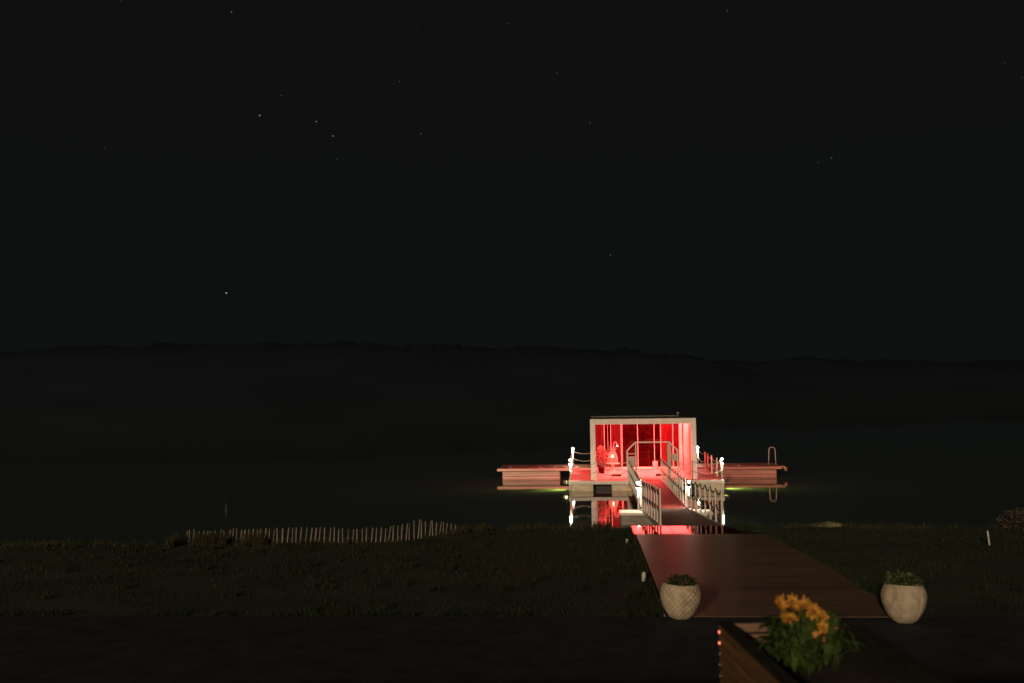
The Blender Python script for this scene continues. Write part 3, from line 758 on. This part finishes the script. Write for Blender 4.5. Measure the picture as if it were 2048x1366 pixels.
# ------------------------------------------------------------------ ball pots on the path
def pot(loc, rot, mode, label, seed, sc_):
    rnd = random.Random(seed)
    m_pot = pm('woven_stone_pot_%d' % seed, (.50,.425,.315), .85, var=.30, scale=7, bump=.008, bscale=45)
    t = thing('ball_pot', label, 'pot', loc, rot, 'ball pots at the start of the path'); t.scale = (sc_,)*3
    N, Mz = 168, 72
    keys = [(0,.10),(.012,.145),(.05,.19),(.11,.238),(.20,.290),(.30,.328),(.39,.345),(.47,.340),(.54,.318),(.60,.280)]
    zs = np.linspace(0,.60,Mz); rr = np.interp(zs, [k[0] for k in keys], [k[1] for k in keys])
    rr = np.convolve(np.pad(rr,2,'edge'), np.ones(5)/5, 'valid')
    g = MB(); g.v.append((0,0,0))
    for j in range(Mz):
        for i in range(N):
            a = 2*math.pi*i/N; r = rr[j]
            if mode == 'weave':
                row = int(zs[j]/.05); s_ = math.sin(a*21 + (row%2)*math.pi)*abs(math.sin(zs[j]/.05*math.pi))
                r += .009*s_
            else:
                r += .018*(abs(math.sin(a*4.5+.6*math.sin(zs[j]*5)))**.4-.8)*math.sin(zs[j]/.60*math.pi) + .0025*math.sin(a*31+zs[j]*60)
            g.v.append((r*math.cos(a), r*math.sin(a), zs[j]))
    b0 = 1
    for i in range(N): g.f.append((0, b0+(i+1)%N, b0+i))
    for j in range(Mz-1):
        for i in range(N):
            l = (i+1)%N; g.f.append((b0+j*N+i, b0+j*N+l, b0+(j+1)*N+l, b0+(j+1)*N+i))
    e = b0+(Mz-1)*N; b1 = len(g.v)
    for i in range(N):
        a = 2*math.pi*i/N; g.v.append((.25*math.cos(a), .25*math.sin(a), .597))
    for i in range(N):
        a = 2*math.pi*i/N; g.v.append((.235*math.cos(a), .235*math.sin(a), .50))
    for i in range(N):
        l = (i+1)%N; g.f.append((e+i,e+l,b1+l,b1+i)); g.f.append((b1+i,b1+l,b1+N+l,b1+N+i))
    obj('bowl', g, m_pot, t, True)
    obj('soil', MB().lathe([(.234,.50),(.2,.535),(.004,.55)], 20, closed=False), m_soil, t)
    return t
m_lf1 = pm('pot_leaves_dark', (.030,.045,.016), .5, var=.35, scale=9)
m_lf2 = pm('pot_leaves', (.055,.085,.030), .5, var=.45, scale=9)
t1 = pot((2.82,17.42,1.122), .3, 'weave', 'woven ball pot with dark low plants at the left of the path', 3, 1.0)
fo = leaf_cloud(330,.065,.25,.25,.085,(0,0,.61))
fo2 = leaf_cloud(60,.08,.20,.22,.08,(.03,-.03,.64)); fo.addv(fo2.v, fo2.f)
obj('foliage', fo, m_lf1, t1)
t1.rotation_euler = (0,.05,.3)
t2 = pot((6.47,16.88,1.122), 1.1, 'fold', 'smooth creased ball pot with green leafy plants at the right of the path', 5, 1.05)
fo = leaf_cloud(420,.06,.27,.27,.12,(0,0,.63))
fo2 = leaf_cloud(80,.08,.20,.22,.11,(-.04,.03,.66)); fo.addv(fo2.v, fo2.f)
obj('foliage', fo, m_lf2, t2)
t2.rotation_euler = (0,.09,1.1)

# ------------------------------------------------------------------ slatted planter box close to the camera
m_slat = pm('oiled_larch', (.20,.115,.050), .45, var=.3, scale=3, stretch=(6,.5,6), bump=.0015, bscale=30)
m_slat2 = pm('pale_larch', (.27,.155,.10), .55, var=.2, scale=3, stretch=(.5,6,6), bump=.001, bscale=30)
m_cap = pm('dark_cap_board', (.022,.020,.017), .6, var=.3, scale=4)
pb = thing('slatted_planter', 'wooden slatted planter box close to the camera, holding orange flowers', 'planter', (1.60,8.0,2.40), R(2.0))
BW, BL, BH = 1.02, 2.6, .80
pitch_ = .0845
for k in range(9):
    z1_ = BH-.024-k*pitch_
    o = obj('slat', MB().bbox(0,.022,-BL,0,z1_-pitch_+.019,z1_,.004), m_slat, pb)
for k in range(9):
    z1_ = BH-.024-k*pitch_
    obj('end_slat', MB().bbox(.024,BW-.024,-.022,-.001,z1_-pitch_+.019,z1_,.004), m_slat2, pb)
obj('lining_and_shade', MB().box(.0235,.030,-BL+.03,-.024,.02,BH-.03), m_cap, pb)
obj('lining_and_shade', MB().box(BW-.030,BW-.0235,-BL+.03,-.024,.02,BH-.028), m_cap, pb)  # dark sheet stands in for shade on the right inner face
obj('lining_and_shade', MB().box(.40,BW-.031,-.032,-.0235,.02,BH-.012), m_cap, pb)  # dark sheet stands in for the plant's shadow on the end slats
obj('right_wall', MB().box(BW-.022,BW,-BL,-.0005,0,BH-.026), m_slat, pb)
obj('near_wall', MB().box(.024,BW-.024,-BL,-BL+.02,0,BH-.026), m_slat, pb)
obj('cap_rail', MB().bbox(-.012,.085,-BL-.01,.012,BH-.022,BH,.004), m_cap, pb)
obj('cap_rail', MB().bbox(BW-.085,BW+.012,-BL-.01,.012,BH-.022,BH,.004), m_cap, pb)
m_ledon = emit('stud_light_on', (1,.22,.12), 2.2)
m_studoff = pm('steel_stud', (.45,.43,.40), .4, metal=.6, scale=20)
for k in range(5):
    z_ = BH-.055-k*pitch_
    obj('stud_light', MB().lathe([(.012,0),(.012,.005),(.005,.009)], 10), m_ledon if k in (0,1) else m_studoff, pb, True, loc=(-.001,-.022,z_-.03), rot=(0,-math.pi/2,0))
sg = MB(); nn_ = 16
for j in range(nn_+1):
    for i in range(nn_+1):
        x = .031+(BW-.056)*i/nn_; y = -BL+.03+(BL-.056)*j/nn_
        sg.v.append((x, y, .58+.05*math.sin(x*7)*math.sin(y*5+1)+random.uniform(-.008,.008)+.04*math.exp(-((x-.42)/.3)**2-((y+.8)/.35)**2)))
for j in range(nn_):
    for i in range(nn_):
        a = j*(nn_+1)+i; sg.f.append((a,a+1,a+nn_+2,a+nn_+1))
obj('soil', sg, m_soil, pb, True)

# orange flowering plant growing in the planter
m_or = pm('orange_petals', (.52,.22,.022), .6, var=.18, scale=30, base2=(.76,.38,.05))
m_ctr = pm('flower_centre', (.30,.12,.02), .7, var=.3, scale=60)
m_gl = pm('glossy_leaves', (.024,.060,.016), .30, var=.4, scale=10, base2=(.10,.16,.04))
m_stm = pm('green_stems', (.05,.075,.025), .5, var=.3, scale=12)
fp = thing('orange_flower_plant', 'blurred plant with orange flower heads and glossy leaves in the planter', 'plant', (2.05,7.22,3.03))
lg = MB()
def arch_leaf(g, base, az, ln, wd, rise, n=7):
    dirv = Vector((math.cos(az), math.sin(az), 0)); side = Vector((-math.sin(az), math.cos(az), 0)); b0 = len(g.v)
    for k in range(n+1):
        t = k/n
        p = Vector(base) + dirv*ln*t + Vector((0,0,rise*4*t*(1-t*.75)*.5))
        wv = wd*(math.sin(math.pi*min(1,t*.92+.06)))**.8
        g.v.append(tuple(p-side*wv+Vector((0,0,wv*.35)))); g.v.append(tuple(p)); g.v.append(tuple(p+side*wv+Vector((0,0,wv*.35))))
    for k in range(n):
        a = b0+k*3; g.f += [(a,a+1,a+4,a+3),(a+1,a+2,a+5,a+4)]
for k in range(190):
    a = random.uniform(0,6.283); r = random.uniform(0,.22)
    arch_leaf(lg, (r*math.cos(a), r*math.sin(a), random.uniform(-.02,.16)), a+random.uniform(-.7,.7), random.uniform(.10,.27), random.uniform(.015,.032), random.uniform(.10,.38))
obj('leaves', lg, m_gl, fp, True)
for k in range(9):
    a = random.uniform(0,6.28); c = Vector((.16*math.cos(a), .10*math.sin(a), random.uniform(.26,.42)))
    obj('bud_stem', MB().tube([(c.x*.3,c.y*.3,.02),(c.x*.8,c.y*.8,c.z*.7),tuple(c)], [.004,.0035,.003], 5).tube([tuple(c), tuple(c+Vector((.004,0,.014))), tuple(c+Vector((.006,0,.030)))], [.004,.009,.003], 7), m_stm, fp, True)
heads = [(1.88,7.2,3.49),(1.965,7.16,3.465),(1.925,7.1,3.41),(2.05,7.22,3.475),(2.105,7.15,3.44),(2.15,7.1,3.345),(2.215,7.18,3.315),(2.10,7.05,3.29),(2.18,7.22,3.385),(1.99,7.25,3.49)]
for hx, hy, hz_ in heads:
    c = Vector((hx-2.05, hy-7.22, hz_-3.03))
    tilt = Vector((random.uniform(-.5,.5), random.uniform(-1.0,-.2), random.uniform(.3,.9))).normalized()
    st = obj('stem', MB().tube([(c.x*.25, c.y*.25, .02),(c.x*.7+.01, c.y*.7, c.z*.6), tuple(c-tilt*.012)], [.006,.005,.004], 6), m_stm, fp, True)
    q = tilt.to_track_quat('Z','Y'); fs_ = random.uniform(.75,1.25); cup = random.uniform(-.2,1.1)
    g = MB()
    for k in range(12):
        a = 2*math.pi*k/12+random.uniform(-.1,.1); l = fs_*random.uniform(.045,.074); wv = .013*fs_*random.uniform(.7,1.2)
        for (s0,s1,w0,w1,h0,h1) in ((.25,.6,.5,1,.0,.010),(.6,1.0,1,.35,.010,.004+random.uniform(-.012,.012))):
            pts = []
            for s_, w_, h_ in ((s0,w0,h0),(s1,w1,h1)):
                for sgn in (-1,1):
                    p = Vector((math.cos(a)*l*s_ - math.sin(a)*wv*w_*sgn, math.sin(a)*l*s_ + math.cos(a)*wv*w_*sgn, h_+cup*.03*s_*s_))
                    pts.append(tuple(c + q @ p))
            g.addv(pts, [(0,1,3,2)])
    obj('flower_head', g, m_or, fp)
    g = MB(); cc = MB().lathe([(.014,-.006),(.013,.004),(.007,.010),(.001,.012)], 10)
    g.addv([tuple(c + q @ Vector(p)) for p in cc.v], cc.f); obj('flower_centre', g, m_ctr, fp, True)

# ------------------------------------------------------------------ stars
STARS = [((-0.27378,0.95641,0.10161),1.00,'brightest star, lowest of all, over the hills at left'),
((-0.23591,0.93420,0.26762),0.80,'second brightest star, upper left, left end of a short row'),
((-0.18481,0.94650,0.26454),0.55,'bright star in the middle of the short row at upper left'),
((-0.16992,0.95273,0.25188),0.50,'bright star at the right end of the short row at upper left'),
((-0.25318,0.90012,0.35452),0.40,'star near the top edge above the short row at upper left'),
((-0.08590,0.96290,0.25582),0.28,'lone star right of the short row, left of centre'),
((0.07894,0.96131,0.26392),0.25,'star high above the pavilion, upper of two in line'),
((0.09885,0.98560,0.13720),0.30,'star straight above the pavilion, low in the sky'),
((0.20429,0.91271,0.35387),0.25,'star at the top edge right of centre'),
((0.30217,0.92803,0.21783),0.30,'brighter of the close pair of stars at right'),
((0.29117,0.93226,0.21471),0.12,'fainter of the close pair of stars at right'),
((0.44541,0.85405,0.26871),0.12,'star at the right edge of the sky, lower of two'),
((0.43238,0.85644,0.28204),0.08,'faint star near the right edge, upper of two'),
((-0.10474,0.94733,0.30264),0.20,'faint star between the top edge and the row, left of centre'),
((0.04703,0.94971,0.30958),0.15,'faint star near the top, just right of centre'),
((0.00090,0.93543,0.35350),0.15,'faint star at the top edge in the centre'),
((-0.21515,0.93365,0.28639),0.15,'faint star just above the gap in the short row'),
((-0.16743,0.95861,0.23031),0.12,'faint star just below the right end of the short row'),
((-0.36860,0.90080,0.22955),0.09,'faint star far at the left of the sky'),
((-0.08568,0.93334,0.34861),0.08,'very faint star near the top edge left of centre'),
((-0.34286,0.87011,0.35405),0.10,'faint star touching the top edge at far left')]
sg_ = MB().lathe([(.01,-1),(.7,-.7),(1,0),(.7,.7),(.01,1)], 8)
for i, (dv, br, lab) in enumerate(STARS):
    rad = 2.1 if br > .9 else 1.7 if br > .35 else 1.4
    me = MB(); me.addv([tuple(Vector(v)*rad) for v in sg_.v], sg_.f)
    tag(obj('star', me, emit('star_glow_%02d' % i, (1,.98,.95), 0.42*br+.008), loc=tuple(Vector((0,0,5))+Vector(dv)*3000)), lab, 'star', 'stars in the night sky')
